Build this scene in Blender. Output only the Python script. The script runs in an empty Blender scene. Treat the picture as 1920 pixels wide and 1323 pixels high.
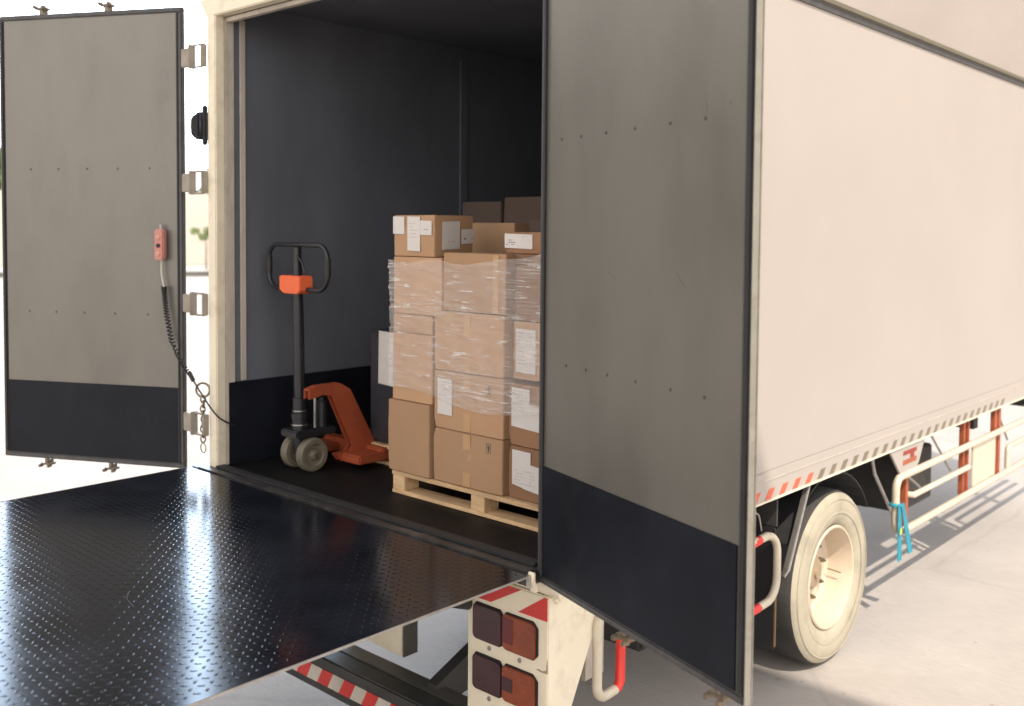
import bpy, math, random
from mathutils import Vector, Matrix
random.seed(7)
R = math.radians
scene = bpy.context.scene
C = scene.collection

# ------------------------------------------------------------------ camera
cam_d = bpy.data.cameras.new("camera"); cam = bpy.data.objects.new("camera", cam_d); C.objects.link(cam)
cr = Vector((0.73747495, 0.67533043, 0.00771414))
cu = Vector((-0.0349586, 0.02676383, 0.99903033))
cf = Vector((-0.67446912, 0.73702952, -0.04334626))
cam.matrix_world = Matrix(((cr.x, cu.x, -cf.x, 2.36878), (cr.y, cu.y, -cf.y, -2.81006), (cr.z, cu.z, -cf.z, 2.47731), (0, 0, 0, 1)))
cam_d.sensor_width = 36; cam_d.lens = 1846.92 / 1920 * 36
cam_d.shift_y = -(661.5 - 514.54) / 1920
cam_d.clip_start = 0.05; cam_d.clip_end = 1000
cam_d.dof.use_dof = True; cam_d.dof.focus_distance = 4.1; cam_d.dof.aperture_fstop = 2.0
scene.camera = cam

# ------------------------------------------------------------------ sky and sun
SUN = Vector((0.64, -0.45, 1.0)).normalized()
w = bpy.data.worlds.new("World"); scene.world = w; w.use_nodes = True
nt = w.node_tree; nt.nodes.clear()
sky = nt.nodes.new('ShaderNodeTexSky'); sky.sky_type = 'NISHITA'; sky.sun_disc = False
sky.sun_elevation = math.asin(SUN.z); sky.sun_rotation = math.atan2(SUN.x, SUN.y)
sky.dust_density = 1.0; sky.air_density = 1.0
mx = nt.nodes.new('ShaderNodeMix'); mx.data_type = 'RGBA'; wtc = nt.nodes.new('ShaderNodeTexCoord'); wsx = nt.nodes.new('ShaderNodeSeparateXYZ'); wr = nt.nodes.new('ShaderNodeValToRGB')  # milky haze thick near the horizon, thin overhead
nt.links.new(wtc.outputs['Generated'], wsx.inputs[0]); nt.links.new(wsx.outputs[2], wr.inputs[0]); nt.links.new(wr.outputs[0], mx.inputs[0])
for p_, v_ in ((0.0, .95), (.10, .80), (.25, .45), (.45, .24), (1.0, .20)):
    e_ = wr.color_ramp.elements[0] if p_ == 0 else (wr.color_ramp.elements[1] if p_ == 1 else wr.color_ramp.elements.new(p_))
    e_.position = p_; e_.color = (v_, v_, v_, 1)
mx.inputs[7].default_value = (18.5, 17.2, 16.0, 1)
bg = nt.nodes.new('ShaderNodeBackground'); bg.inputs[1].default_value = 0.15
wo = nt.nodes.new('ShaderNodeOutputWorld')
nt.links.new(sky.outputs[0], mx.inputs[6]); wd_ = nt.nodes.new('ShaderNodeVectorMath'); wd_.operation = 'DOT_PRODUCT'; gd = Vector((-0.866, 0.50, 0.43)).normalized(); wd_.inputs[1].default_value = gd
nt.links.new(wtc.outputs['Generated'], wd_.inputs[0])
wm = nt.nodes.new('ShaderNodeMath'); wm.operation = 'MAXIMUM'; wm.inputs[1].default_value = 0.0; nt.links.new(wd_.outputs['Value'], wm.inputs[0])
wp = nt.nodes.new('ShaderNodeMath'); wp.operation = 'POWER'; wp.inputs[1].default_value = 42.0; nt.links.new(wm.outputs[0], wp.inputs[0])
wg = nt.nodes.new('ShaderNodeMix'); wg.data_type = 'RGBA'; wg.blend_type = 'ADD'; wg.clamp_factor = True; wg.inputs[7].default_value = (62.0, 84.0, 112.0, 1)  # bright sky patch added to lay a streak on the lift platform
nt.links.new(wp.outputs[0], wg.inputs[0]); nt.links.new(mx.outputs[2], wg.inputs[6]); nt.links.new(wg.outputs[2], bg.inputs[0]); nt.links.new(bg.outputs[0], wo.inputs[0])
sd = bpy.data.lights.new("sun", 'SUN'); sd.energy = 4.3; sd.angle = R(0.6); sd.color = (1.0, 0.90, 0.78)
so = bpy.data.objects.new("sun", sd); C.objects.link(so); so.rotation_euler = (-SUN).to_track_quat('-Z', 'Y').to_euler()
scene.view_settings.view_transform = 'Standard'; scene.view_settings.look = 'None'
scene.view_settings.exposure = 0.1; scene.view_settings.gamma = 1.0

# ------------------------------------------------------------------ materials
def mat(name, col, rough=0.5, metal=0.0, var=0.12, vscale=3.0, stretch=(1, 1, 1), bump=0.0, bscale=60.0, spec=0.5, dirt=None, dirt_amt=0.0, dscale=1.5, trans=0.0):
    m = bpy.data.materials.new(name); m.use_nodes = True; n = m.node_tree.nodes; l = m.node_tree.links
    b = n['Principled BSDF']; b.inputs['Roughness'].default_value = rough; b.inputs['Metallic'].default_value = metal
    b.inputs['Specular IOR Level'].default_value = spec
    tc = n.new('ShaderNodeTexCoord'); mp = n.new('ShaderNodeMapping'); mp.inputs['Scale'].default_value = stretch
    l.new(tc.outputs['Object'], mp.inputs[0])
    ns = n.new('ShaderNodeTexNoise'); ns.inputs['Scale'].default_value = vscale; ns.inputs['Detail'].default_value = 5; ns.inputs['Roughness'].default_value = 0.6
    l.new(mp.outputs[0], ns.inputs[0])
    r = n.new('ShaderNodeValToRGB'); r.color_ramp.elements[0].position = 0.3; r.color_ramp.elements[1].position = 0.7
    r.color_ramp.elements[0].color = (*[c * (1 - var) for c in col], 1); r.color_ramp.elements[1].color = (*[min(1, c * (1 + var)) for c in col], 1)
    l.new(ns.outputs[0], r.inputs[0]); out = r.outputs[0]
    if dirt:
        n2 = n.new('ShaderNodeTexNoise'); n2.inputs['Scale'].default_value = dscale; n2.inputs['Detail'].default_value = 8; n2.inputs['Roughness'].default_value = 0.7
        l.new(mp.outputs[0], n2.inputs[0])
        r2 = n.new('ShaderNodeValToRGB'); r2.color_ramp.elements[0].position = 0.52; r2.color_ramp.elements[1].position = 0.72
        r2.color_ramp.elements[0].color = (0, 0, 0, 1); r2.color_ramp.elements[1].color = (dirt_amt,) * 3 + (1,)
        l.new(n2.outputs[0], r2.inputs[0])
        mm = n.new('ShaderNodeMix'); mm.data_type = 'RGBA'; mm.inputs[7].default_value = (*dirt, 1)
        l.new(r2.outputs[0], mm.inputs[0]); l.new(out, mm.inputs[6]); out = mm.outputs[2]
    l.new(out, b.inputs['Base Color'])
    rr = n.new('ShaderNodeMapRange'); rr.inputs[3].default_value = max(0.03, rough - 0.08); rr.inputs[4].default_value = min(1, rough + 0.13)
    l.new(ns.outputs[0], rr.inputs[0]); l.new(rr.outputs[0], b.inputs['Roughness'])
    if bump > 0:
        n3 = n.new('ShaderNodeTexNoise'); n3.inputs['Scale'].default_value = bscale; n3.inputs['Detail'].default_value = 4
        l.new(mp.outputs[0], n3.inputs[0]); bp = n.new('ShaderNodeBump'); bp.inputs['Strength'].default_value = bump; bp.inputs['Distance'].default_value = 0.01
        l.new(n3.outputs[0], bp.inputs['Height']); l.new(bp.outputs[0], b.inputs['Normal'])
    if trans: b.inputs['Transmission Weight'].default_value = trans
    return m

M = {}
M['side'] = mat('white_side_paint', (0.395, 0.352, 0.315), 0.42, var=0.03, vscale=0.7, bump=0.04, bscale=2.0, dirt=(0.50, 0.45, 0.38), dirt_amt=0.12, dscale=2)
M['cream'] = mat('cream_paint', (0.78, 0.70, 0.54), 0.38, var=0.05, vscale=5, dirt=(0.35, 0.27, 0.18), dirt_amt=0.35, dscale=7)
M['panel'] = mat('grey_door_panel', (0.172, 0.162, 0.140), 0.36, metal=0.42, var=0.16, vscale=1.6, stretch=(1.5, 1.5, 0.6), bump=0.16, bscale=2.2, dirt=(0.105, 0.099, 0.086), dirt_amt=0.5, dscale=1.6)
M['wall'] = mat('grey_inner_wall', (0.105, 0.112, 0.130), 0.6, var=0.2, vscale=2, stretch=(1, 1, 0.5), bump=0.1, bscale=4)
M['navy'] = mat('navy_kick_plate', (0.008, 0.0095, 0.014), 0.5, var=0.35, vscale=3, bump=0.06, bscale=4, dirt=(0.03, 0.03, 0.037), dirt_amt=0.25, dscale=4, spec=0.18)
M['rubber'] = mat('black_rubber', (0.018, 0.018, 0.019), 0.6, var=0.2, vscale=10)
M['seal'] = mat('grey_rubber_seal', (0.055, 0.053, 0.052), 0.55, var=0.25, vscale=9, dirt=(0.16, 0.14, 0.12), dirt_amt=0.3, dscale=14)
M['deck'] = mat('dark_cargo_deck', (0.008, 0.0075, 0.0075), 0.55, spec=0.15, var=0.3, vscale=5, stretch=(1, 4, 1), bump=0.2, bscale=30)
M['sill'] = mat('worn_steel_sill', (0.055, 0.053, 0.052), 0.42, metal=0.4, var=0.4, vscale=8, dirt=(0.22, 0.2, 0.18), dirt_amt=0.5, dscale=12, bump=0.1)
M['plate'] = mat('painted_tread_plate', (0.008, 0.010, 0.015), 0.14, metal=0.0, var=0.45, vscale=4, spec=0.27, dirt=(0.03, 0.03, 0.034), dirt_amt=0.35, dscale=3)
M['plate'].node_tree.nodes['Principled BSDF'].inputs['IOR'].default_value = 1.5
M['edge'] = mat('bare_steel_edge', (0.42, 0.40, 0.37), 0.35, metal=0.5, var=0.2, vscale=20)
M['chassis'] = mat('dusty_chassis_paint', (0.035, 0.034, 0.032), 0.6, var=0.3, vscale=6, dirt=(0.1, 0.09, 0.08), dirt_amt=0.4, dscale=8)
M['gbeam'] = mat('grey_beam_paint', (0.10, 0.095, 0.085), 0.5, var=0.2, vscale=6)
M['card'] = mat('cardboard', (0.44, 0.268, 0.152), 0.75, var=0.07, vscale=3, bump=0.12, bscale=18, dirt=(0.36, 0.215, 0.115), dirt_amt=0.4, dscale=4, spec=0.25)
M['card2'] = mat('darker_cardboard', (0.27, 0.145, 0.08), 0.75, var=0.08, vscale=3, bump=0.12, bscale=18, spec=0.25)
M['card3'] = mat('shadowy_brown_cardboard', (0.10, 0.072, 0.058), 0.75, var=0.08, vscale=3, bump=0.12, bscale=18, spec=0.2)  # dimness behind the front stack put into the cardboard colour
M['tape'] = mat('parcel_tape', (0.46, 0.28, 0.14), 0.3, var=0.05, vscale=8, spec=0.5)
M['paper'] = mat('label_paper', (0.58, 0.54, 0.50), 0.6, var=0.03, vscale=12, bump=0.1, bscale=30)
M['ink'] = mat('printed_ink', (0.09, 0.085, 0.09), 0.6, var=0.1)
M['inkpale'] = mat('pale_printed_ink', (0.42, 0.38, 0.36), 0.6, var=0.1)
M['redink'] = mat('red_ink', (0.62, 0.30, 0.22), 0.6, var=0.1)
M['bluink'] = mat('dark_blue_ink', (0.035, 0.06, 0.075), 0.6, var=0.1)
M['wood'] = mat('pallet_wood', (0.55, 0.37, 0.20), 0.7, var=0.25, vscale=6, stretch=(1, 6, 6), bump=0.3, bscale=25)
M['orange'] = mat('orange_jack_paint', (0.32, 0.066, 0.026), 0.42, var=0.1, vscale=7, dirt=(0.2, 0.05, 0.03), dirt_amt=0.6, dscale=12)
M['cover'] = mat('orange_plastic', (0.75, 0.14, 0.05), 0.4, var=0.05)
M['black'] = mat('black_enamel', (0.014, 0.015, 0.018), 0.35, var=0.2, vscale=8)
M['steel'] = mat('dull_steel', (0.35, 0.33, 0.31), 0.35, metal=0.9, var=0.2, vscale=15)
M['rollr'] = mat('beige_polyurethane', (0.15, 0.13, 0.09), 0.55, var=0.25, vscale=20, dirt=(0.07, 0.06, 0.05), dirt_amt=0.6, dscale=18)
M['red'] = mat('red_marking', (0.55, 0.035, 0.03), 0.4, var=0.12, vscale=9)
M['stripered'] = mat('red_reflective_stripe', (0.60, 0.11, 0.05), 0.35, var=0.1, vscale=12)
M['olive'] = mat('washed_stripe', (0.17, 0.145, 0.095), 0.4, var=0.1, vscale=12)
M['olivedark'] = mat('olive_roof_rail', (0.13, 0.115, 0.075), 0.5, var=0.1, vscale=6)
M['edgepaint'] = mat('weathered_edge_paint', (0.34, 0.315, 0.255), 0.5, var=0.15, vscale=8, dirt=(0.2, 0.16, 0.1), dirt_amt=0.5, dscale=14)
M['tan'] = mat('tan_rubber_edge', (0.20, 0.12, 0.05), 0.6)
M['markred'] = mat('dull_red_mark', (0.26, 0.035, 0.02), 0.5)
M['white'] = mat('white_tube_paint', (0.58, 0.52, 0.40), 0.35, var=0.05, vscale=12, dirt=(0.3, 0.24, 0.18), dirt_amt=0.3, dscale=16)
M['redpaint'] = mat('red_tube_paint', (0.72, 0.04, 0.03), 0.35, var=0.08, vscale=12)
M['rust'] = mat('orange_primer_post', (0.34, 0.085, 0.035), 0.5, var=0.15, vscale=9)
M['tyre'] = mat('dusty_tyre', (0.045, 0.043, 0.040), 0.75, var=0.2, vscale=9, bump=0.3, bscale=40)
M['sidewall'] = mat('dusty_sidewall', (0.40, 0.36, 0.27), 0.8, var=0.22, vscale=5, dirt=(0.22, 0.19, 0.15), dirt_amt=0.6, dscale=5, bump=0.2, bscale=30)
M['rim'] = mat('cream_rim_paint', (0.60, 0.50, 0.38), 0.45, var=0.1, vscale=6, dirt=(0.4, 0.25, 0.12), dirt_amt=0.5, dscale=6)
M['hub'] = mat('greasy_hub', (0.30, 0.23, 0.15), 0.5, var=0.3, vscale=12)
M['lensred'] = mat('dark_red_lens', (0.045, 0.010, 0.014), 0.18, bump=0.35, bscale=220, var=0.25, vscale=8, spec=0.6)
M['lenspink'] = mat('bright_red_lens', (0.12, 0.010, 0.014), 0.18, bump=0.35, bscale=220, var=0.2, vscale=8, spec=0.6)
M['amber'] = mat('amber_lens', (0.24, 0.045, 0.012), 0.2, bump=0.35, bscale=220, var=0.3, vscale=5, spec=0.6)
M['teal'] = mat('turquoise_webbing', (0.02, 0.24, 0.32), 0.6, var=0.15, vscale=14)
M['pinkcase'] = mat('red_plastic_case', (0.48, 0.20, 0.16), 0.4, var=0.08)
M['brassy'] = mat('zinc_plated_iron', (0.22, 0.18, 0.13), 0.4, metal=0.6, var=0.2, vscale=20)
M['hinge'] = mat('weathered_hinge_paint', (0.30, 0.26, 0.21), 0.5, var=0.2, vscale=14)
M['trim'] = mat('chalky_trim', (0.50, 0.45, 0.38), 0.5, var=0.15, vscale=8, stretch=(1, 1, .3), dirt=(0.22, 0.18, 0.14), dirt_amt=0.5, dscale=10)
M['concwall'] = mat('pale_rendered_wall', (0.37, 0.32, 0.285), 0.85, var=0.05, vscale=0.4)
M['yardwall'] = mat('white_yard_wall', (0.50, 0.46, 0.40), 0.85, var=0.05, vscale=0.5)
M['canopy'] = mat('canopy_steel', (0.45, 0.44, 0.42), 0.5, var=0.08)
M['bark'] = mat('bark', (0.10, 0.075, 0.05), 0.9, var=0.3, vscale=9)
M['leaf'] = mat('foliage', (0.13, 0.19, 0.05), 0.6, var=0.4, vscale=0.9)
M['darkwrap'] = mat('dark_stretch_wrap', (0.030, 0.030, 0.036), 0.4, var=0.3, vscale=4, bump=0.3, bscale=12)
M['green'] = mat('green_tag', (0.35, 0.5, 0.12), 0.5)

for k_ in ('card', 'card2', 'wood'):
    t_ = M[k_].node_tree; b_ = t_.nodes['Principled BSDF']; src = b_.inputs['Base Color'].links[0].from_socket
    oi_ = t_.nodes.new('ShaderNodeObjectInfo'); mr_ = t_.nodes.new('ShaderNodeMapRange'); mr_.inputs[3].default_value = .80; mr_.inputs[4].default_value = 1.12
    hs_ = t_.nodes.new('ShaderNodeHueSaturation'); t_.links.new(oi_.outputs['Random'], mr_.inputs[0]); t_.links.new(mr_.outputs[0], hs_.inputs['Value'])
    t_.links.new(src, hs_.inputs['Color']); t_.links.new(hs_.outputs[0], b_.inputs['Base Color'])

def ground_mat():
    m = bpy.data.materials.new('brushed_concrete'); m.use_nodes = True; n = m.node_tree.nodes; l = m.node_tree.links
    b = n['Principled BSDF']; b.inputs['Roughness'].default_value = 0.85
    tc = n.new('ShaderNodeTexCoord')
    def noise(s, d=6, sc=(1, 1, 1), rot=0):
        mp = n.new('ShaderNodeMapping'); mp.inputs['Scale'].default_value = sc; mp.inputs['Rotation'].default_value = (0, 0, rot)
        l.new(tc.outputs['Object'], mp.inputs[0]); x = n.new('ShaderNodeTexNoise'); x.inputs['Scale'].default_value = s; x.inputs['Detail'].default_value = d
        x.inputs['Roughness'].default_value = .65; l.new(mp.outputs[0], x.inputs[0]); return x
    a = noise(0.9); r = n.new('ShaderNodeValToRGB'); r.color_ramp.elements[0].position = .3; r.color_ramp.elements[1].position = .72
    r.color_ramp.elements[0].color = (.38, .345, .31, 1); r.color_ramp.elements[1].color = (.47, .425, .385, 1); l.new(a.outputs[0], r.inputs[0])
    br = noise(9, 4, (1, 9, 1), 0.05); r3 = n.new('ShaderNodeValToRGB'); r3.color_ramp.elements[0].position = .35; r3.color_ramp.elements[1].position = .7
    r3.color_ramp.elements[0].color = (.90, .90, .90, 1); r3.color_ramp.elements[1].color = (1.05, 1.05, 1.05, 1); l.new(br.outputs[0], r3.inputs[0])
    mu = n.new('ShaderNodeMix'); mu.data_type = 'RGBA'; mu.blend_type = 'MULTIPLY'; mu.inputs[0].default_value = 1; l.new(r.outputs[0], mu.inputs[6]); l.new(r3.outputs[0], mu.inputs[7])
    sp = noise(14, 3); r4 = n.new('ShaderNodeValToRGB'); r4.color_ramp.elements[0].position = .68; r4.color_ramp.elements[1].position = .74
    r4.color_ramp.elements[0].color = (1, 1, 1, 1); r4.color_ramp.elements[1].color = (.55, .53, .5, 1); l.new(sp.outputs[0], r4.inputs[0])
    m2 = n.new('ShaderNodeMix'); m2.data_type = 'RGBA'; m2.blend_type = 'MULTIPLY'; m2.inputs[0].default_value = 1; l.new(mu.outputs[2], m2.inputs[6]); l.new(r4.outputs[0], m2.inputs[7])
    # cracks
    wd = noise(3, 5); ad = n.new('ShaderNodeMix'); ad.data_type = 'RGBA'; ad.inputs[0].default_value = .12; l.new(tc.outputs['Object'], ad.inputs[6]); l.new(wd.outputs[1], ad.inputs[7])
    vo = n.new('ShaderNodeTexVoronoi'); vo.feature = 'DISTANCE_TO_EDGE'; vo.inputs['Scale'].default_value = .42; l.new(ad.outputs[2], vo.inputs[0])
    r5 = n.new('ShaderNodeValToRGB'); r5.color_ramp.elements[0].position = .003; r5.color_ramp.elements[1].position = .009
    r5.color_ramp.elements[0].color = (.92, .92, .91, 1); r5.color_ramp.elements[1].color = (1, 1, 1, 1); l.new(vo.outputs[0], r5.inputs[0])
    m3 = n.new('ShaderNodeMix'); m3.data_type = 'RGBA'; m3.blend_type = 'MULTIPLY'; m3.inputs[0].default_value = 1; l.new(m2.outputs[2], m3.inputs[6]); l.new(r5.outputs[0], m3.inputs[7])
    l.new(m3.outputs[2], b.inputs['Base Color'])
    bp = n.new('ShaderNodeBump'); bp.inputs['Strength'].default_value = .3; bp.inputs['Distance'].default_value = .01; l.new(br.outputs[0], bp.inputs['Height']); l.new(bp.outputs[0], b.inputs['Normal'])
    return m
M['ground'] = ground_mat()

def film_mat():
    m = bpy.data.materials.new('clear_stretch_film'); m.use_nodes = True; n = m.node_tree.nodes; l = m.node_tree.links
    b = n['Principled BSDF']; b.inputs['Base Color'].default_value = (.92, .88, .84, 1); b.inputs['Roughness'].default_value = .22; b.inputs['Specular IOR Level'].default_value = .8
    tr = n.new('ShaderNodeBsdfTransparent'); ms = n.new('ShaderNodeMixShader')
    tc = n.new('ShaderNodeTexCoord')
    def nz(sc, scale, rot, d=4):
        mp = n.new('ShaderNodeMapping'); mp.inputs['Scale'].default_value = sc; mp.inputs['Rotation'].default_value = rot; l.new(tc.outputs['Object'], mp.inputs[0])
        x = n.new('ShaderNodeTexNoise'); x.inputs['Scale'].default_value = scale; x.inputs['Detail'].default_value = d; x.inputs['Roughness'].default_value = .7; l.new(mp.outputs[0], x.inputs[0]); return x
    a = nz((1, 1, 26), 5.5, (0, .10, 0)); c = nz((1, 1, 1.5), 3.2, (0, 0, 0)); e = nz((1.5, 1.5, 11), 4, (0, -.22, 0))
    ra = n.new('ShaderNodeValToRGB'); ra.color_ramp.elements[0].position = .48; ra.color_ramp.elements[1].position = .66; l.new(a.outputs[0], ra.inputs[0])
    rc = n.new('ShaderNodeValToRGB'); rc.color_ramp.elements[0].position = .45; rc.color_ramp.elements[1].position = .65; l.new(c.outputs[0], rc.inputs[0])
    re = n.new('ShaderNodeValToRGB'); re.color_ramp.elements[0].position = .58; re.color_ramp.elements[1].position = .68; l.new(e.outputs[0], re.inputs[0])
    mu = n.new('ShaderNodeMath'); mu.operation = 'MULTIPLY'; l.new(ra.outputs[0], mu.inputs[0]); l.new(rc.outputs[0], mu.inputs[1])
    ad = n.new('ShaderNodeMath'); ad.operation = 'MAXIMUM'; l.new(mu.outputs[0], ad.inputs[0]); l.new(re.outputs[0], ad.inputs[1])
    mr = n.new('ShaderNodeMapRange'); mr.inputs[3].default_value = .17; mr.inputs[4].default_value = .66; l.new(ad.outputs[0], mr.inputs[0])
    bp = n.new('ShaderNodeBump'); bp.inputs['Strength'].default_value = .7; bp.inputs['Distance'].default_value = .01; l.new(a.outputs[0], bp.inputs['Height']); l.new(bp.outputs[0], b.inputs['Normal'])
    l.new(mr.outputs[0], ms.inputs[0]); l.new(tr.outputs[0], ms.inputs[1]); l.new(b.outputs[0], ms.inputs[2]); l.new(ms.outputs[0], n['Material Output'].inputs[0])
    return m
M['film'] = film_mat()

# ------------------------------------------------------------------ mesh helpers
ORG = {}
class MB:
    def __init__(s): s.v = []; s.f = []
    def add(s, vs, fs):
        o = len(s.v); s.v += [Vector(v) for v in vs]; s.f += [tuple(i + o for i in f) for f in fs]; return s
    def box(s, a, b, T=None):
        x0, y0, z0 = a; x1, y1, z1 = b
        vs = [(x0, y0, z0), (x1, y0, z0), (x1, y1, z0), (x0, y1, z0), (x0, y0, z1), (x1, y0, z1), (x1, y1, z1), (x0, y1, z1)]
        if T: vs = [T(*v) for v in vs]
        return s.add(vs, [(0, 3, 2, 1), (4, 5, 6, 7), (0, 1, 5, 4), (1, 2, 6, 5), (2, 3, 7, 6), (3, 0, 4, 7)])
    def prism(s, poly, d0, d1, fn):
        """poly: 2-D points; fn(a,b,d) -> 3-D"""
        n = len(poly); vs = [fn(a, b, d0) for a, b in poly] + [fn(a, b, d1) for a, b in poly]
        fs = [tuple(range(n))[::-1], tuple(range(n, 2 * n))] + [(i, (i + 1) % n, n + (i + 1) % n, n + i) for i in range(n)]
        return s.add(vs, fs)
    def tube(s, pts, r, seg=10, closed=False, cap=True):
        pts = [Vector(p) for p in pts]; n = len(pts); rings = []; up = None
        rs = r if isinstance(r, (list, tuple)) else [r] * n
        for i, p in enumerate(pts):
            if closed: t = pts[(i + 1) % n] - pts[i - 1]
            else: t = pts[min(i + 1, n - 1)] - pts[max(i - 1, 0)]
            t.normalize()
            if up is None:
                up = t.orthogonal().normalized()
            up = (up - t * up.dot(t)).normalized(); sd_ = t.cross(up)
            rings.append([p + (up * math.cos(2 * math.pi * k / seg) + sd_ * math.sin(2 * math.pi * k / seg)) * rs[i] for k in range(seg)])
        vs = [v for q in rings for v in q]; fs = []
        for i in range(n if closed else n - 1):
            j = (i + 1) % n
            for k in range(seg):
                k2 = (k + 1) % seg; fs.append((i * seg + k, i * seg + k2, j * seg + k2, j * seg + k))
        if not closed and cap: fs += [tuple(range(seg))[::-1], tuple(range((n - 1) * seg, n * seg))]
        return s.add(vs, fs)
    def lathe(s, prof, c, axis, seg=40):
        """prof: (along axis, radius)"""
        c = Vector(c); ax = Vector(axis).normalized(); u = ax.orthogonal().normalized(); v = ax.cross(u); vs = []; fs = []
        for a, r in prof:
            for k in range(seg):
                t = 2 * math.pi * k / seg; vs.append(c + ax * a + (u * math.cos(t) + v * math.sin(t)) * r)
        for i in range(len(prof) - 1):
            for k in range(seg):
                k2 = (k + 1) % seg; fs.append((i * seg + k, i * seg + k2, (i + 1) * seg + k2, (i + 1) * seg + k))
        return s.add(vs, fs)
    def build(s, name, m, parent=None, bevel=0, smooth=False, segs=2):
        org = ORG.get(parent.name, Vector()) if parent else Vector()
        me = bpy.data.meshes.new(name); me.from_pydata([v - org for v in s.v], [], s.f); me.update()
        me.materials.append(M[m] if isinstance(m, str) else m)
        o = bpy.data.objects.new(name, me); C.objects.link(o)
        if parent: o.parent = parent
        ORG[o.name] = org
        import bmesh
        b = bmesh.new(); b.from_mesh(me); bmesh.ops.recalc_face_normals(b, faces=b.faces)
        if bevel: bmesh.ops.bevel(b, geom=[e for e in b.edges if len(e.link_faces) == 2 and e.calc_face_angle(0) > .5], offset=bevel, segments=segs, affect='EDGES', clamp_overlap=True)
        b.to_mesh(me); b.free()
        if smooth:
            me.polygons.foreach_set('use_smooth', [True] * len(me.polygons))
            try: me.set_sharp_from_angle(angle=R(38))
            except Exception: pass
        return o
def thing(name, label, cat, loc, group=None):
    o = bpy.data.objects.new(name, None); C.objects.link(o); o.location = loc; o.empty_display_size = .2
    ORG[o.name] = Vector(loc); o['label'] = label; o['category'] = cat
    if group: o['group'] = group
    return o
def tag(o, label, cat, group=None):
    o['label'] = label; o['category'] = cat
    if group: o['group'] = group
    return o
def structure(o): o['kind'] = 'structure'; return o
def arc(c, r, a0, a1, n, fn):
    return [fn(c[0] + r * math.cos(a0 + (a1 - a0) * i / n), c[1] + r * math.sin(a0 + (a1 - a0) * i / n)) for i in range(n + 1)]
def rrect(x0, y0, x1, y1, r, n=5):
    P = []
    for cx, cy, a in ((x1 - r, y1 - r, 0), (x0 + r, y1 - r, 90), (x0 + r, y0 + r, 180), (x1 - r, y0 + r, 270)):
        P += [(cx + r * math.cos(R(a + 90 * i / n)), cy + r * math.sin(R(a + 90 * i / n))) for i in range(n + 1)]
    return P
def smoothpath(pts, n=8):
    P = [Vector(p) for p in pts]; out = []
    for i in range(len(P) - 1):
        p0 = P[max(i - 1, 0)]; p1 = P[i]; p2 = P[i + 1]; p3 = P[min(i + 2, len(P) - 1)]
        for k in range(n):
            t = k / n; out.append(0.5 * ((2 * p1) + (p2 - p0) * t + (2 * p0 - 5 * p1 + 4 * p2 - p3) * t * t + (3 * p1 - p0 - 3 * p2 + p3) * t ** 3))
    out.append(P[-1]); return out

# ------------------------------------------------------------------ setting
g = MB(); g.add([(-400, -400, 0), (400, -400, 0), (400, 400, 0), (-400, 400, 0)], [(0, 1, 2, 3)])
structure(g.build('ground', 'ground'))

# unseen canopy, placed and sized so its shade falls on the rear of the truck
cn = thing('shade_canopy', 'unseen flat grey steel canopy on posts, placed to shade the back of the truck', 'canopy', (4.3, -4.3, 0))
MB().box((0.4, -6.6, 10.0), (8.2, -2.3, 10.14)).build('canopy_roof', 'canopy', cn)
for px, py in ((0.6, -6.4), (8.0, -6.4), (8.0, -2.3)):
    MB().box((px - .08, py - .08, 0), (px + .08, py + .08, 10.0)).build('post', 'canopy', cn)

# far warehouse
wh = thing('warehouse', 'long pale beige rendered warehouse rising behind the truck roof', 'building', (15, 42, 0))
MB().box((-34, 38, 0), (60, 60, 15)).build('wall', 'concwall', wh)
MB().box((-34.3, 37.7, 15), (60.3, 60.3, 15.4)).build('roof', 'canopy', wh)
for k in range(6):
    MB().box((-8 + k * 11, 37.9, 0.1), (-3 + k * 11, 38.0, 5.0)).build('roller_door', 'canopy', wh)

nb = thing('reflection_block', 'unseen dark grey block added off to the left behind the camera to darken the right door reflection', 'building', (-26, -18, 0))  # unseen dark mass, added to darken what the right door reflects
MB().box((-34, -34, 0), (-20, -6.5, 9)).build('wall', 'gbeam', nb)
MB().box((-34.3, -34.3, 9), (-19.7, -6.2, 9.4)).build('roof', 'canopy', nb)

# what is seen through the gap between the left door and the truck
dirg = Vector((-0.8666, 0.4990, 0)); side = Vector((0.4990, 0.8666, 0)); base = Vector((2.37, -2.81, 0))
def far(d, s_, z=0): q = base + dirg * d + side * s_; return (q.x, q.y, z)
def farbox(d0, d1, s0, s1, z0, z1): return MB().box((d0, s0, z0), (d1, s1, z1), lambda a, b, c: far(a, b, c))
yw = farbox(74, 74.4, -45, 28, 0, 5.0).build('yard_wall', 'yardwall'); tag(yw, 'long white yard wall far beyond the left door', 'wall')
kb = MB().box((54, -40, 0), (54.5, 25, .26), lambda a, b, c: far(a, b, c)); kb = kb.build('concrete_barrier', 'gbeam'); tag(kb, 'low grey concrete kerb barrier across the far yard', 'barrier')
gr = farbox(54.5, 66, -40, 25, 0, .10).build('verge', 'yardwall'); structure(gr)
def leaves(mb, c, rad, n, s, rs):
    for _ in range(n):
        while True:
            q = Vector((rs.uniform(-1, 1), rs.uniform(-1, 1), rs.uniform(-1, 1)))
            if .25 < q.length < 1 + rs.uniform(-.1, .1): break
        pos = Vector(c) + Vector((q.x * rad[0], q.y * rad[1], q.z * rad[2]))
        a = Vector((rs.gauss(0, 1), rs.gauss(0, 1), rs.gauss(0, 1))).normalized(); b_ = a.orthogonal().normalized() * s * rs.uniform(.6, 1.3); a = a * s
        mb.add([pos - a, pos + b_ * .5, pos + a, pos - b_ * .5], [(0, 1, 2, 3)])
rs = random.Random(3)
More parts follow.
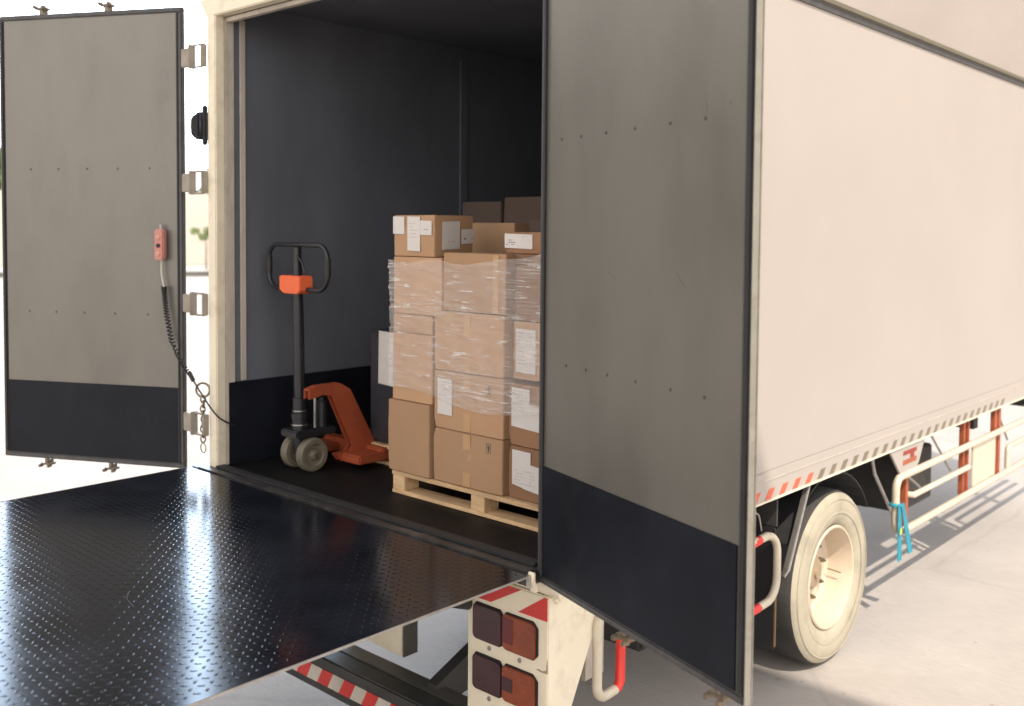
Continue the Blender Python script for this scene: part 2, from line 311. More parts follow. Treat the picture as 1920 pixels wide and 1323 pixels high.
treespots = [(82, -24, 7.2, 'leftmost and tallest'), (80, -14, 6.4, 'second'), (83, -5, 6.8, 'third'), (80, 1.6, 6.1, 'narrow light green'), (84, 9, 7.0, 'fifth'), (81, 18, 6.3, 'rightmost')]
tl = ['tall pale green tree behind the far end of the white yard wall', 'rounded pale green tree behind the white yard wall left of centre',
      'wide pale green tree behind the white yard wall beside the narrow one', 'narrow light green tree seen above the white wall in the gap beside the door',
      'wide tree behind the white yard wall right of the narrow one', 'small bushy tree behind the right end of the white yard wall']
for i, (d, s_, h, _) in enumerate(treespots):
    h += 1.6
    t = thing('tree', tl[i], 'tree', far(d, s_), 'trees behind the yard wall')
    b0 = Vector(far(d, s_)); MB().tube([b0, b0 + Vector((.1, 0, h * .3)), b0 + Vector((0, .2, h * .6)), b0 + Vector((0, 0, h * .85))], [.22, .17, .1, .03], 8).build('trunk', 'bark', t, smooth=True)
    mb = MB()
    for k in range(7):
        a = rs.uniform(0, 6.28); rr = rs.uniform(.3, 2.2)
        leaves(mb, b0 + Vector((rr * math.cos(a), rr * math.sin(a), h * rs.uniform(.55, .95))), (1.7, 1.7, 1.1), 800, .20, rs)
    mb.build('crown', 'leaf', t)
t = thing('shrub', 'small round green shrub standing in front of the white yard wall', 'shrub', far(60, .35))
b0 = Vector(far(60, .35)); mb = MB(); [leaves(mb, b0 + Vector((rs.uniform(-.4, .4), rs.uniform(-.5, .5), rs.uniform(2.0, 2.6))), (.3, .3, .22), 130, .07, rs) for _ in range(6)]; mb.build('crown', 'leaf', t)
MB().tube([b0, b0 + Vector((.03, 0, 1.2)), b0 + Vector((0, 0, 2.3))], [.05, .04, .02], 6).build('trunk', 'bark', t)

# ------------------------------------------------------------------ the truck
W, T, F, L = 2.4, 3.722, 1.202, 7.6
tk = thing('box_truck', 'white box truck backed up with both rear doors swung open and its tail lift level', 'truck', (-1.2, 3.5, 0))
P = lambda name, mb, m, parent=tk, **k: mb.build(name, m, parent, **k)
# body walls
P('side_wall', MB().box((-.055, .045, 1.285), (0, L, T - .02)), 'side')
P('side_wall', MB().box((-W, .045, 1.285), (-2.345, L, T - .02)), 'side')
P('front_wall', MB().box((-2.345, L - .06, 1.13), (-.055, L, T - .02)), 'side')
P('inner_wall', MB().box((-2.344, .17, 1.21), (-2.33, 6.5, 3.685)), 'wall')
P('inner_wall', MB().box((-.07, .17, 1.21), (-.056, 6.5, 3.685)), 'wall')
P('bulkhead', MB().box((-2.344, 6.501, 1.21), (-.056, 6.56, 3.70)), 'wall')
P('ceiling', MB().box((-2.344, .0505, 3.686), (-.056, 6.5, 3.70)), 'wall')
P('roof', MB().box((-W - .012, -.02, T - .018), (.012, L + .01, T + .012)), 'side', bevel=.006)
P('gutter_shade', MB().box((.001, .02, T - .052), (.010, L, T - .019)), 'seal')  # dark strip drawing the shadow line under the roof edge
P('gutter_shade', MB().box((-W - .010, .02, T - .052), (-W - .001, L, T - .019)), 'seal')
P('roof_rail', MB().box((.0125, -.02, T - .016), (.024, L + .01, T + .014)), 'olivedark', bevel=.004)
P('bottom_rail', MB().box((-.06, .045, 1.13), (.006, L, 1.283)), 'side', bevel=.005)
P('bottom_rail', MB().box((-W - .006, .045, 1.13), (-2.345, L, 1.283)), 'side', bevel=.005)
P('rail_lip', MB().box((.0065, .05, 1.128), (.014, L, 1.137)), 'cream')
P('rail_lip', MB().box((.0065, .05, 1.236), (.0095, L, 1.241)), 'trim')
P('cargo_floor', MB().box((-2.33, .05, 1.08), (-.07, L - .07, F)), 'deck')
P('kick_plate', MB().box((-2.329, .06, F + .002), (-2.320, 6.49, 1.655)), 'navy')
P('kick_plate', MB().box((-.080, .06, F + .002), (-.071, 6.49, 1.655)), 'navy')
P('wall_batten', MB().box((-2.3295, 1.80, 1.66), (-2.318, 1.86, 3.60)), 'wall')
# warning marks along the bottom rail
y = 1.52; k = 0
while y < 5.6:
    m = 'stripered' if y < 2.16 else 'olive'  # pale wash over the farther red marks, put into their colour
    P('warning_mark', MB().prism([(y, 1.141), (y + .060, 1.141), (y + .105, 1.190), (y + .046, 1.190)], .0062, .0078, lambda a, b, d: (d, a, b)), m); y += .147; k += 1
# rear frame
P('rear_post', MB().box((-2.405, -.012, 1.16), (-2.325, .045, 3.63)), 'cream', bevel=.006)
P('rear_post', MB().box((-.060, .002, 1.16), (.0, .044, 3.63)), 'gbeam', bevel=.006)  # cream post in grey, its shade put into the colour
P('corner_trim', MB().box((-2.344, .0451, 1.21), (-2.322, .10, 3.60)), 'trim', bevel=.003)
P('corner_trim', MB().box((-2.344, .1002, 1.66), (-2.327, .17, 3.60)), 'wall')
P('corner_trim', MB().box((-2.329, .135, 1.66), (-2.321, .17, 3.60)), 'trim', bevel=.003)
P('header', MB().prism([(-2.408, 3.60), (-2.49, T - .0185), (.02, T - .0185), (.02, 3.60)], -.013, .05, lambda a, b, d: (a, d, b)), 'cream', bevel=.006)
P('header_lip', MB().box((-2.32, .0505, 3.575), (-.08, .085, 3.599)), 'trim', bevel=.003)
# rear sill
P('rear_sill', MB().box((-2.47, -.085, 1.150), (-.03, .049, F + .001)), 'sill', bevel=.006)
P('sill_strip', MB().box((-2.33, -.02, F + .0015), (-.06, .035, F + .014)), 'rubber', bevel=.004)
P('sill_lip', MB().box((-2.40, -.0845, F + .0015), (-.035, -.045, F + .008)), 'sill', bevel=.002)
P('sill_hook', MB().prism([(0, 0), (.012, 0), (.012, -.03), (.03, -.075), (.018, -.08), (0, -.035)], -.03, .0, lambda a, b, d: (d, -.088 + a * .9, F + .01 + b)), 'cream', bevel=.002)
P('rear_beam', MB().tube([(-2.38, .075, 1.107), (-.05, .075, 1.107), (-.0, .085, 1.10)], .036, 14), 'cream', smooth=True)
# marker lamp on the left post
lm = P('marker_lamp', MB().box((-2.430, -.030, 2.925), (-2.395, -.0125, 3.135)), 'black', bevel=.006)
P('lamp_dome', MB().prism([(-2.4305, 2.955), (-2.4305, 3.105), (-2.500, 3.100), (-2.530, 3.080), (-2.536, 3.03), (-2.530, 2.985), (-2.505, 2.960)], -.045, .045, lambda a, b, d: (a, d, b)), 'black', lm, bevel=.016, smooth=True, segs=3)

# doors ------------------------------------------------------------
def door(hinge, dr, nr, wd, z1, name_label, right):
    h = Vector((hinge[0], hinge[1], 0)); d = Vector((*dr, 0)); n = Vector((*nr, 0))
    X = lambda u, t, z: h + d * u + n * t + Vector((0, 0, z))       # t: towards the inner face
    z0 = 1.158; b = .03
    dm = MB().box((b, -.026, z0 + b), (wd - b, -.004, z1 - b), X).build('rear_door', 'panel', tk)
    if name_label: dm['label'] = name_label
    MB().box((b + .004, -.0039, 1.604), (wd - b - .004, -.0034, z1 - b), X).build('door_lining', 'panel', dm)
    MB().box((b + .004, -.0039, z0 + b), (wd - b - .004, .002, 1.605), X).build('kick_plate', 'navy', dm, bevel=.0015)
    # rim: rubber seal frame
    for a, c in (((0, -.024, z0), (wd, .004, z0 + b)), ((0, -.024, z1 - b), (wd, .004, z1)), ((0, -.024, z0 + b), (b, .004, z1 - b)), ((wd - b * .9, -.024, z0 + b), (wd, .004, z1 - b))):
        MB().box(a, c, X).build('door_seal', 'seal' if not (a[0] > .5) else 'rubber', dm, bevel=.007)
    # lip of the seal
    MB().tube([X(b, .004, z0 + b), X(b, .004, z1 - b)], .006, 8).build('seal_lip', 'rubber', dm, smooth=True)
    # outer skin edge (pale)
    MB().box((.006, -.035, z0 - .003), (wd + .003, -.0265, z1 + .003), X)  .build('outer_skin', 'edgepaint', dm, bevel=.003)
    MB().box((wd + .0002, -.024, z0), (wd + .003, -.004, z1), X).build('edge_trim', 'edgepaint', dm)
    if right: us = ([.137, .264, .417, .579, .760, .923], [.181, .31, .44, .60, .779, .938])
    else: us = ([.209, .411, .607, .795, .979], [.227, .437, .634, .82, .999])
    for row, zz in zip(us, (2.81, 2.0)):
        for u in row:
            MB().lathe([(-.0036, .0062), (-.002, .0056), (-.001, .0015)], X(u, 0, zz), n, 10).build('rivet', 'seal', dm, smooth=True)
    # lock rods on the outside, with cams at both ends
    for u in ((.505, .93) if not right else (.50, .974)):
        rod = MB().tube([X(u, -.050, z0 - .035), X(u, -.050, z1 + .035)], .013, 10).build('lock_rod', 'brassy', dm, smooth=True)
        for zz, sg in ((z0 - .03, -1), (z1 + .03, 1)):
            mb = MB().box((u - .016, -.085, zz - .012), (u + .016, -.045, zz + .012), X)
            mb.box((u - .036, -.080, zz + sg * .012 - .006), (u + .034, -.030, zz + sg * .012 + .007), X)
            mb.box((u - .036, -.045, zz + sg * .018 - .01), (u - .022, -.012, zz + sg * .018 + .008), X)
            mb.box((u + .020, -.045, zz + sg * .018 - .01), (u + .034, -.012, zz + sg * .018 + .008), X)
            mb.build('lock_cam', 'brassy', dm, bevel=.003)
    if right:  # light scratches on the grey panel
        for (u0, za, u1, zb_) in ((.215, 2.345, .245, 2.325), (.43, 2.35, .475, 2.325), (.80, 2.355, .845, 2.31), (.925, 2.86, .93, 2.83), (1.03, 2.85, 1.03, 2.835)):
            MB().tube([X(u0, -.0032, za), X(u1, -.0032, zb_)], .0009, 5).build('scratch', 'panel' if u0 < .3 else 'gbeam', dm)
    return X, dm
XR, dR = door((-.038, -.023), (.94876, -.31601), (-.31601, -.94876), 1.126, 3.70, 'grey rear door with navy kick plate hinged on the right of the opening', True)
XL, dL = door((-2.601, -.045), (-.87973, -.47547), (.47547, -.87973), 1.176, 3.68, 'grey rear door with navy kick plate hinged on the left of the opening', False)
for z in (3.40, 2.727, 2.072, 1.425):
    hp = MB().box((-2.60, -.055, z - .050), (-2.515, -.030, z + .050)).build('hinge', 'hinge', tk, bevel=.004)
    MB().box((-2.516, -.062, z - .064), (-2.500, -.022, z + .064)).build('hinge_knuckle', 'hinge', hp, bevel=.004)
    MB().box((-2.420, -.045, z - .060), (-2.398, -.0135, z + .060)).build('hinge_bracket', 'hinge', hp, bevel=.004)
    for s_ in (-1, 1):
        MB().tube([(-2.505, -.040, z + s_ * .058), (-2.41, -.034, z + s_ * .058)], .006, 8).build('hinge_pin', 'hinge', hp)
for z in (3.40, 2.727, 2.072, 1.425):
    MB().box((-.030, .000, z - .055), (.022, .028, z + .055)).build('hinge', 'hinge', tk, bevel=.004)

# retaining chain with ring on the left post
ch = MB(); RC = Vector((-2.425, -.035, 1.615))
rg = MB().tube([RC + Vector((.028 * math.cos(t * .2618), .024 * math.cos(t * .2618), .038 * math.sin(t * .2618))) for t in range(24)], .006, 8, closed=True).build('chain_ring', 'brassy', tk, smooth=True)
for i in range(9):
    c = RC + Vector((.004 * math.sin(i * 2), 0, -.05 - i * .027)); ax = i % 2; pts = []
    for t in range(14):
        a = t * 2 * math.pi / 14; q = Vector((.0095 * math.cos(a), .0085 * math.cos(a), .020 * math.sin(a)))
        if ax: q = Vector((-q.y, q.x, q.z))
        pts.append(c + q)
    ch.tube(pts, .0045, 6, closed=True)
ch.build('door_chain', 'brassy', tk, smooth=True)
MB().tube([RC + Vector((.026 * math.cos(t * .35), 0, -.315 + .026 * math.sin(t * .35))) for t in range(18)], .003, 6, closed=True).build('chain_ring', 'brassy', tk, smooth=True)

# tail lift --------------------------------------------------------
X0, X1, Y0, Y1, ZP = -2.455, -.018, -2.25, -.098, F + .0
pl = P('lift_platform', MB().box((X0, Y0, ZP - .009), (X1, Y1, ZP)), 'plate')
lz = MB(); p_ = .0335; i = 0
ny = int((Y1 - Y0) / p_); nx = int((X1 - X0) / p_)
for iy in range(ny):
    for ix in range(nx):
        cx_ = X0 + (ix + .5) * p_; cy_ = Y0 + (iy + .5) * p_
        a = R(45) if (ix + iy) % 2 else R(-45)
        ca, sa = math.cos(a), math.sin(a); Lz, wz, hz = .0125, .0044, .0012
        q = lambda u, v, z: (cx_ + u * ca - v * sa, cy_ + u * sa + v * ca, ZP + z)
        lz.add([q(-Lz, 0, .0002), q(-Lz * .5, -wz, .0002), q(Lz * .5, -wz, .0002), q(Lz, 0, .0002), q(Lz * .5, wz, .0002), q(-Lz * .5, wz, .0002), q(-Lz * .5, 0, hz), q(Lz * .5, 0, hz)],
               [(0, 1, 6), (1, 2, 7, 6), (2, 3, 7), (3, 4, 7), (4, 5, 6, 7), (5, 0, 6)])
me_ = bpy.data.meshes.new('tread_pattern'); me_.from_pydata([v - ORG[tk.name] for v in lz.v], [], lz.f); me_.materials.append(M['plate'])
me_.polygons.foreach_set('use_smooth', [True] * len(me_.polygons)); lo = bpy.data.objects.new('tread_pattern', me_); C.objects.link(lo); lo.parent = pl
ORG[lo.name] = ORG[tk.name]
P('platform_edge', MB().box((X1 + .0003, Y0, ZP - .0095), (X1 + .002, Y1 + .01, ZP + .0008)), 'edge', pl, bevel=.001)
P('platform_edge', MB().box((X0 - .004, Y0, ZP - .012), (X0 - .0003, Y1 + .01, ZP + .0015)), 'edge', pl, bevel=.001)
P('platform_lip', MB().box((X1 - .012, Y1 + .0005, ZP - .05), (X1 + .005, Y1 + .006, ZP + .001)), 'edge', pl)
P('platform_rib', MB().box((X0 + .05, Y0 + .05, ZP - .07), (X1 - .12, Y0 + .13, ZP - .0095)), 'gbeam', pl)
P('platform_rib', MB().box((X0 + .05, Y1 - .16, ZP - .07), (X1 - .12, Y1 - .06, ZP - .0095)), 'gbeam', pl)
P('scuff', MB().tube([(-.92, -1.20, ZP + .0020), (-.86, -1.235, ZP + .0022), (-.78, -1.25, ZP + .0018)], .0008, 5), 'gbeam', pl)
# lift arms, torsion beam, brackets
for ax_ in (-1.75, -.62):
    P('lift_arm', MB().prism([(.75, .62), (.75, .78), (-.15, 1.13), (-.22, 1.13), (-.22, 1.02)], ax_ - .04, ax_ + .04, lambda a, b, d: (d, a, b)), 'gbeam', bevel=.006)
    P('lift_ram', MB().tube([(ax_ + .13, .9, .62), (ax_ + .13, -.05, .98)], .035, 12), 'chassis', smooth=True)
P('torsion_beam', MB().tube([(-2.1, .75, .70), (-.35, .75, .70)], .06, 14), 'chassis', smooth=True)
P('tow_bracket', MB().box((-1.255, .28, .43), (-1.155, .36, .98)), 'cream', bevel=.006)
P('bracket_plate', MB().prism([(-1.90, .66), (-1.58, .425), (-1.256, .41), (-1.256, .98), (-1.90, .98)], .31, .325, lambda a, b, d: (a, d, b)), 'cream')
P('bracket_side', MB().box((-1.1545, .281, .43), (-1.146, .37, .98)), 'gbeam')
P('bracket_bolt', MB().lathe([(0, .018), (.012, .018), (.012, .001)], (-1.21, .28, .62), (0, -1, 0), 6), 'steel')
# under-run bumper with stripes
P('underrun_bar', MB().box((-2.30, .055, .225), (-.55, .16, .40)), 'chassis', bevel=.008)
x = -2.29; i = 0
while x < -.62:
    P('stripe', MB().prism([(x, .268), (x + .085, .268), (x + .128, .345), (x + .043, .345)], .0515, .0545, lambda a, b, d: (a, d, b)), 'red' if i % 2 else 'trim'); x += .085; i += 1
P('underrun_channel', MB().box((-2.30, .161, .34), (-.55, .26, .40)), 'gbeam', bevel=.006)
for bx in (-1.95, -.86):
    P('underrun_bracket', MB().prism([(.20, .30), (.20, .42), (1.5, .95), (1.5, .75), (.9, .42)], bx - .03, bx + .03, lambda a, b, d: (d, a, b)), 'chassis')
P('axle_hanger', MB().box((-2.15, 1.50, .22), (-.62, 1.66, .80)), 'chassis', bevel=.02)
# spare side plate behind the lamp housing
P('chassis_rail', MB().box((-1.62, .30, .80), (-1.54, L + .5, 1.07)), 'chassis', bevel=.004)
P('chassis_rail', MB().box((-.86, .30, .80), (-.78, L + .5, 1.07)), 'chassis', bevel=.004)
for yy in (.32, 1.4, 3.9, 5.2, 6.6):
    P('cross_member', MB().box((-2.3, yy, .98), (-.1, yy + .10, 1.08)), 'chassis')
P('rear_cross_beam', MB().box((-2.2, .12, .90), (-.5, .24, 1.05)), 'gbeam', bevel=.005)
P('underbody_tank', MB().box((-1.45, 4.0, .62), (-.95, 6.0, .96)), 'chassis', bevel=.03)
P('battery_box', MB().box((-.60, 4.0, .55), (-.20, 4.6, .95)), 'chassis', bevel=.01)

# lamp housing, right and (hidden side) left
def housing(x0, x1, mark):
    prof = [(.05, .36), (.05, 1.072), (.46, 1.072), (.03 + .05, .36)]
    hs = P('lamp_housing', MB().prism(prof, x0, x1, lambda a, b, d: (d, a, b)), 'cream', bevel=.005)
    fr = lambda a, b, d: (a, .05 - d, b)
    w_ = x1 - x0
    # red and white band
    P('warning_band', MB().prism([(x0 + .006, .975), (x0 + .135, .975), (x0 + .30, 1.066), (x0 + .09, 1.066), (x0 + .006, 1.01)], .0004, .002, fr), 'red', hs)
    P('warning_band', MB().prism([(x1 - .155, .975), (x1 - .003, .975), (x1 - .003, 1.066), (x1 - .02, 1.066)], .0004, .002, fr), 'red', hs)
    for zc, low in ((.882, 0), (.672, 1)):
        zt, zb_ = zc + .072, zc - .074
        xm = x0 + .208; xa = x0 + .042; xb = x1 - .052
        sh = P('tail_lamp', MB().prism([(xa + .012, zt + .004), (xm - .018, zt + .004), (xm, zt - .02), (xm + .014, zt + .004), (xb - .022, zt + .004), (xb + .004, zt - .02), (xb + .004, zb_ + .02), (xb - .018, zb_ - .004), (xm + .018, zb_ - .004), (xm, zb_ + .008), (xm - .02, zb_ - .004), (xa + .012, zb_ - .004), (xa - .004, zb_ + .02), (xa - .004, zt - .018)], -.002, .008, fr), 'rubber', hs, bevel=.002)
        def lens(x_0, x_1, m_, cut):
            r = .022
            pts = [(a, b) for a, b in rrect(x_0, zb_, x_1, zt, r)]
            if cut == 'r': pts = [q for q in rrect(x_0, zb_, x_1, zt, r)]
            o = MB().prism(pts, .0085, .016, fr).build('lens', m_, hs, bevel=.004, smooth=True); return o
        lens(xa, xm - .001, 'lensred', 'r')
        lens(xm + .001, xb, 'amber', 'l')
        if not low:
            P('inner_lens', MB().prism(rrect(xm + .006, zb_ + .03, xm + .062, zt - .012, .004), .0162, .0172, fr), 'lenspink', hs)
        else:
            P('inner_lens', MB().prism(rrect(xm + .006, zb_ + .045, xm + .062, zt - .045, .004), .0162, .0172, fr), 'lensred', hs)
        for u in (x0 + .128, x0 + .294):
            P('screw', MB().lathe([(0, .010), (.003, .009), (.004, .004), (.0015, .003), (.0015, .0005)], (u, .049, zb_ - .027 + (.0 if not low else .0)), (0, -1, 0), 14), 'steel', hs, smooth=True)
    P('chip', MB().prism([(x1 - .06, .772), (x1 - .045, .778), (x1 - .028, .774), (x1 - .008, .782), (x1 - .002, .83), (x1 - .001, .77), (x1 - .03, .768)], .0002, .0012, fr), 'hub', hs)
    P('side_bolt', MB().lathe([(0, .012), (.004, .011), (.005, .001)], (x1, .285, .965), (1, 0, 0), 8), 'cream', hs, smooth=True)
    P('corner_bolt', MB().lathe([(0, .02), (.012, .018), (.016, .004)], (x1 + .001, .10, 1.055), (1, 0, 0), 12), 'cream', hs, smooth=True)
housing(-.485, -.045, True)
housing(-2.355, -1.915, False)

# side guards near the rear: bent white tubes with red ends
def fnx(xx): return lambda a, b: (xx, a, b)
hx = -.03
path = [(hx, .455, .93), (hx, .40, .93)] + arc((.40, .87), .055, math.pi / 2, math.pi, 6, fnx(hx)) + arc((.40, .625), .055, math.pi, 1.5 * math.pi, 6, fnx(hx)) + [(hx, .47, .573)]
sg = P('rear_guard', MB().tube(path, .021, 12), 'white', smooth=True)
P('guard_end', MB().tube([(hx, .47, .573), (hx, .49, .580), (hx, .503, .60), (hx, .505, .78)], .0215, 12), 'redpaint', sg, smooth=True)
P('guard_end', MB().tube([(hx, .507, .758), (hx, .70, .758), (hx, 1.585, .758)], .017, 12), 'redpaint', sg, smooth=True)
P('guard_bolt', MB().tube([(hx + .005, .50, .795), (hx + .005, .56, .81)], .010, 8), 'brassy', sg)
P('guard_plate', MB().box((hx - .12, .395, .60), (hx - .10, .52, .92)), 'trim', sg)
P('guard_arm', MB().box((hx - .6, .47, .84), (hx - .025, .50, .90)), 'chassis', sg)
path = [(hx, 1.60, .925), (hx, 1.64, .925), (hx, 1.77, .930)] + arc((1.77, .815), .11, math.pi / 2, 0, 7, fnx(hx)) + arc((1.77, .69), .11, 0, -math.pi / 2, 7, fnx(hx)) + [(hx, 1.60, .575)]
sg = P('rear_guard', MB().tube(path, .021, 12), 'white', smooth=True)
P('guard_end', MB().tube([(hx, 1.35, .905), (hx, 1.69, .926)], .0225, 12), 'redpaint', sg, smooth=True)
P('guard_end', MB().tube([(hx, 1.35, .575), (hx, 1.69, .577)], .0225, 12), 'redpaint', sg, smooth=True)
P('guard_end', MB().tube([(hx, 1.56, 1.12), (hx, 1.56, .56)], .02, 12), 'redpaint', sg, smooth=True)
P('guard_arm', MB().box((hx - .6, 1.48, .70), (hx - .03, 1.52, .76)), 'chassis', sg)
P('hanging_wire', MB().tube(smoothpath([(-.05, 1.66, 1.12), (-.05, 1.67, 1.07), (-.07, 1.75, 1.03), (-.08, 1.80, .94)]), .004, 6), 'trim')

# mud flap and fender
fl = P('mudguard', MB().box((-.62, 1.885, .95), (-.04, 1.90, 1.12)), 'chassis')
P('mud_flap', MB().prism(rrect(-.62, .28, -.045, .945, .02), 1.885, 1.893, lambda a, b, d: (a, d, b)), 'rubber', fl)
P('flap_edge', MB().box((-.0445, 1.883, .31), (-.037, 1.896, .70)), 'tan', fl)
P('mudguard_stay', MB().prism([(2.19, 1.125), (2.215, 1.125), (1.985, .70), (1.93, .675), (1.91, .69), (1.955, .70)], -.035, -.012, lambda a, b, d: (d, a, b)), 'gbeam', fl)
P('mudguard_stay', MB().prism([(2.20, 1.125), (2.215, 1.125), (1.985, .70), (1.93, .675), (1.93, .685), (1.975, .71)], -.0119, -.008, lambda a, b, d: (d, a, b)), 'edge', fl)
mg = MB(); n_ = 14; ring = []
for i in range(n_ + 1):
    a = R(150 - 120 * i / n_); ring.append((2.59 + .60 * math.cos(a), .50 + .60 * math.sin(a)))
mg = MB()
for i in range(n_):
    (a0, b0), (a1, b1) = ring[i], ring[i + 1]
    mg.add([(-.62, a0, b0), (-.06, a0, b0), (-.06, a1, b1), (-.62, a1, b1), (-.62, a0, b0 + .008), (-.06, a0, b0 + .008), (-.06, a1, b1 + .008), (-.62, a1, b1 + .008)],
           [(0, 1, 2, 3), (4, 7, 6, 5), (0, 4, 5, 1), (1, 5, 6, 2), (2, 6, 7, 3), (3, 7, 4, 0)])
P('fender', mg, 'rubber', fl)
P('mudguard_stay', MB().tube([(-.10, 3.236, 1.12), (-.10, 3.30, .97), (-.10, 3.70, .55)], .011, 8), 'edge', fl)

# wheels
def wheel(cx, cy, sx, dual=True):
    """sx: +1 outer face towards +X"""
    z = .50; ax = (sx, 0, 0); c = (cx, cy, z)
    Rr, wd = .50, .27
    wh_ = P('wheel', MB().lathe([(-wd + .02, .31), (-wd + .01, .36), (-wd, .42), (-wd + .02, .475), (-wd + .05, .497), (-.14, .50), (-.055, .497), (-.03, .486)], c, ax, 64), 'tyre', smooth=True)
    P('sidewall', MB().lathe([(-.03, .486), (-.012, .468), (-.002, .43), (0, .39), (-.006, .35), (-.012, .318), (-.028, .302)], c, ax, 64), 'sidewall', wh_, smooth=True)
    for rr_ in (.452, .375):
        P('sidewall_ring', MB().lathe([(-.006 if rr_ > .4 else -.001, rr_ + .006), (.0015 if rr_ < .4 else -.002, rr_), (-.004 if rr_ > .4 else 0, rr_ - .006)], c, ax, 64), 'sidewall', wh_, smooth=True)
    P('rim', MB().lathe([(-.022, .300), (-.014, .292), (-.016, .283), (-.035, .276), (-.10, .262), (-.16, .255), (-.175, .235), (-.168, .20), (-.172, .14), (-.17, .105)], c, ax, 56), 'rim', wh_, smooth=True)
    P('hub', MB().lathe([(-.17, .105), (-.135, .10), (-.12, .085), (-.115, .03), (-.10, .028), (-.098, .001)], c, ax, 32), 'hub', wh_, smooth=True)
    mb = MB()
    for k in range(8):
        a = 2 * math.pi * k / 8 + .2; q = Vector((cx - sx * .17, cy + .16 * math.cos(a), z + .16 * math.sin(a)))
        P('wheel_nut', MB().lathe([(0, .015), (.028, .014), (.029, .008), (.042, .007), (.042, .001)], q, ax, 8), 'brassy', wh_)
    P('valve', MB().tube([(cx - sx * .14, cy + .21, z - .03), (cx - sx * .06, cy + .22, z - .04)], .004, 6), 'brassy', wh_)
    if dual:
        P('inner_tyre', MB().lathe([(-.60, .30), (-.60, .46), (-.57, .495), (-.36, .495), (-.33, .46), (-.33, .30)], c, ax, 48), 'tyre', wh_, smooth=True)
wheel(-.030, 2.59, 1); wheel(-2.37, 2.59, -1)
P('rear_axle', MB().tube([(-.5, 2.59, .5), (-1.9, 2.59, .5)], .07, 14), 'chassis', smooth=True)
P('differential', MB().lathe([(-.17, .05), (-.12, .15), (0, .19), (.12, .15), (.17, .05)], (-1.2, 2.59, .5), (0, 1, 0), 24), 'chassis', smooth=True)

# side underrun guard
def rail(pts, r=.024): return MB().tube(pts, r, 12)
ga = P('side_guard', rail([(0, 5.60, .935), (0, 3.52, .935)] + arc((3.47, .865), .07, math.pi / 2, math.pi, 6, fnx(0)) + arc((3.47, .66), .07, math.pi, 1.5 * math.pi, 6, fnx(0)) + [(0, 3.52, .575), (0, 5.60, .575)]), 'white', smooth=True)
P('guard_rail', rail([(-.035, 3.69, .775), (.001, 3.70, .775), (.001, 4.78, .775)], .020), 'white', ga, smooth=True)
for yy, w2 in ((3.66, .05), (4.76, .035), (4.86, .03), (5.50, .06)):
    P('guard_post', MB().box((-.060, yy - w2 / 2, .565), (-.026, yy + w2 / 2, 1.125)), 'rust', ga, bevel=.003)
P('guard_panel', MB().box((-.023, 4.91, .60), (-.008, 5.44, .93)), 'white', ga, bevel=.003)
for y0_, z0_, y1_, z1_ in ((3.72, .92, 3.95, .77), (4.2, 1.12, 4.55, .78), (5.7, 1.1, 5.9, .8)):
    P('guard_brace', MB().tube([(-.09, y0_, z0_), (-.05, y1_, z1_)], .009, 8), 'edge', ga)
gb = P('side_guard', rail([(0, 5.601, .575), (0, 7.5, .575)]), 'white', smooth=True)
P('guard_rail', rail([(0, 5.601, .935), (0, 7.5, .935)]), 'white', gb, smooth=True)
P('guard_rail', rail([(0, 7.5, .775), (0, 5.80, .775)] + arc((5.77, .735), .04, math.pi / 2, math.pi, 5, fnx(0)) + [(0, 5.73, .60)], .020), 'white', gb, smooth=True)
for yy in (5.60, 6.7):
    P('guard_post', MB().box((-.060, yy - .03, .565), (-.026, yy + .03, 1.125)), 'rust', gb, bevel=.003)
# tapered marker plate under the rail, with its red mark
mp_ = P('marker_plate', MB().prism([(3.28, 1.129), (3.88, 1.129), (3.78, .985), (3.74, .955), (3.46, .955)], -.012, .002, lambda a, b, d: (d, a, b)), 'side', bevel=.002)
ff = lambda a, b, d: (d, a, b)
P('plate_mark', MB().prism([(3.50, 1.093), (3.73, 1.093), (3.73, 1.066), (3.50, 1.066)], .0025, .0035, ff), 'markred', mp_)
P('plate_mark', MB().prism([(3.62, 1.065), (3.69, 1.065), (3.69, 1.035), (3.62, 1.035)], .0025, .0035, ff), 'markred', mp_)
P('plate_mark', MB().prism([(3.50, 1.034), (3.73, 1.034), (3.73, 1.003), (3.50, 1.003)], .0025, .0035, ff), 'rust', mp_)

# ------------------------------------------------------------------ strap on the side guard
st = thing('webbing_strap', 'turquoise webbing strap tied in a loop round the rear end of the white side guard', 'strap', (0, 3.41, .4))
def band(p0, p1, w0, w1, th=.004):
    p0 = Vector(p0); p1 = Vector(p1); u = Vector((0, 1, 0)); o = Vector((th, 0, 0))
    return MB().add([p0 - u * w0, p0 + u * w0, p1 + u * w1, p1 - u * w1, p0 - u * w0 + o, p0 + u * w0 + o, p1 + u * w1 + o, p1 - u * w1 + o], [(0, 1, 2, 3), (4, 7, 6, 5), (0, 4, 5, 1), (1, 5, 6, 2), (2, 6, 7, 3), (3, 7, 4, 0)])
band((.028, 3.39, .78), (.034, 3.39, .42), .026, .032).build('strand', 'teal', st)
band((.034, 3.42, .78), (.046, 3.54, .44), .026, .036).build('strand', 'teal', st)
MB().tube([(0.0 + .032 * math.cos(t * .52), 3.40 + .032 * math.sin(t * .52), .77) for t in range(12)], .012, 8, closed=True).build('knot', 'teal', st, smooth=True)
band((.040, 3.39, .63), (.050, 3.36, .60), .012, .014).build('tag', 'green', st)

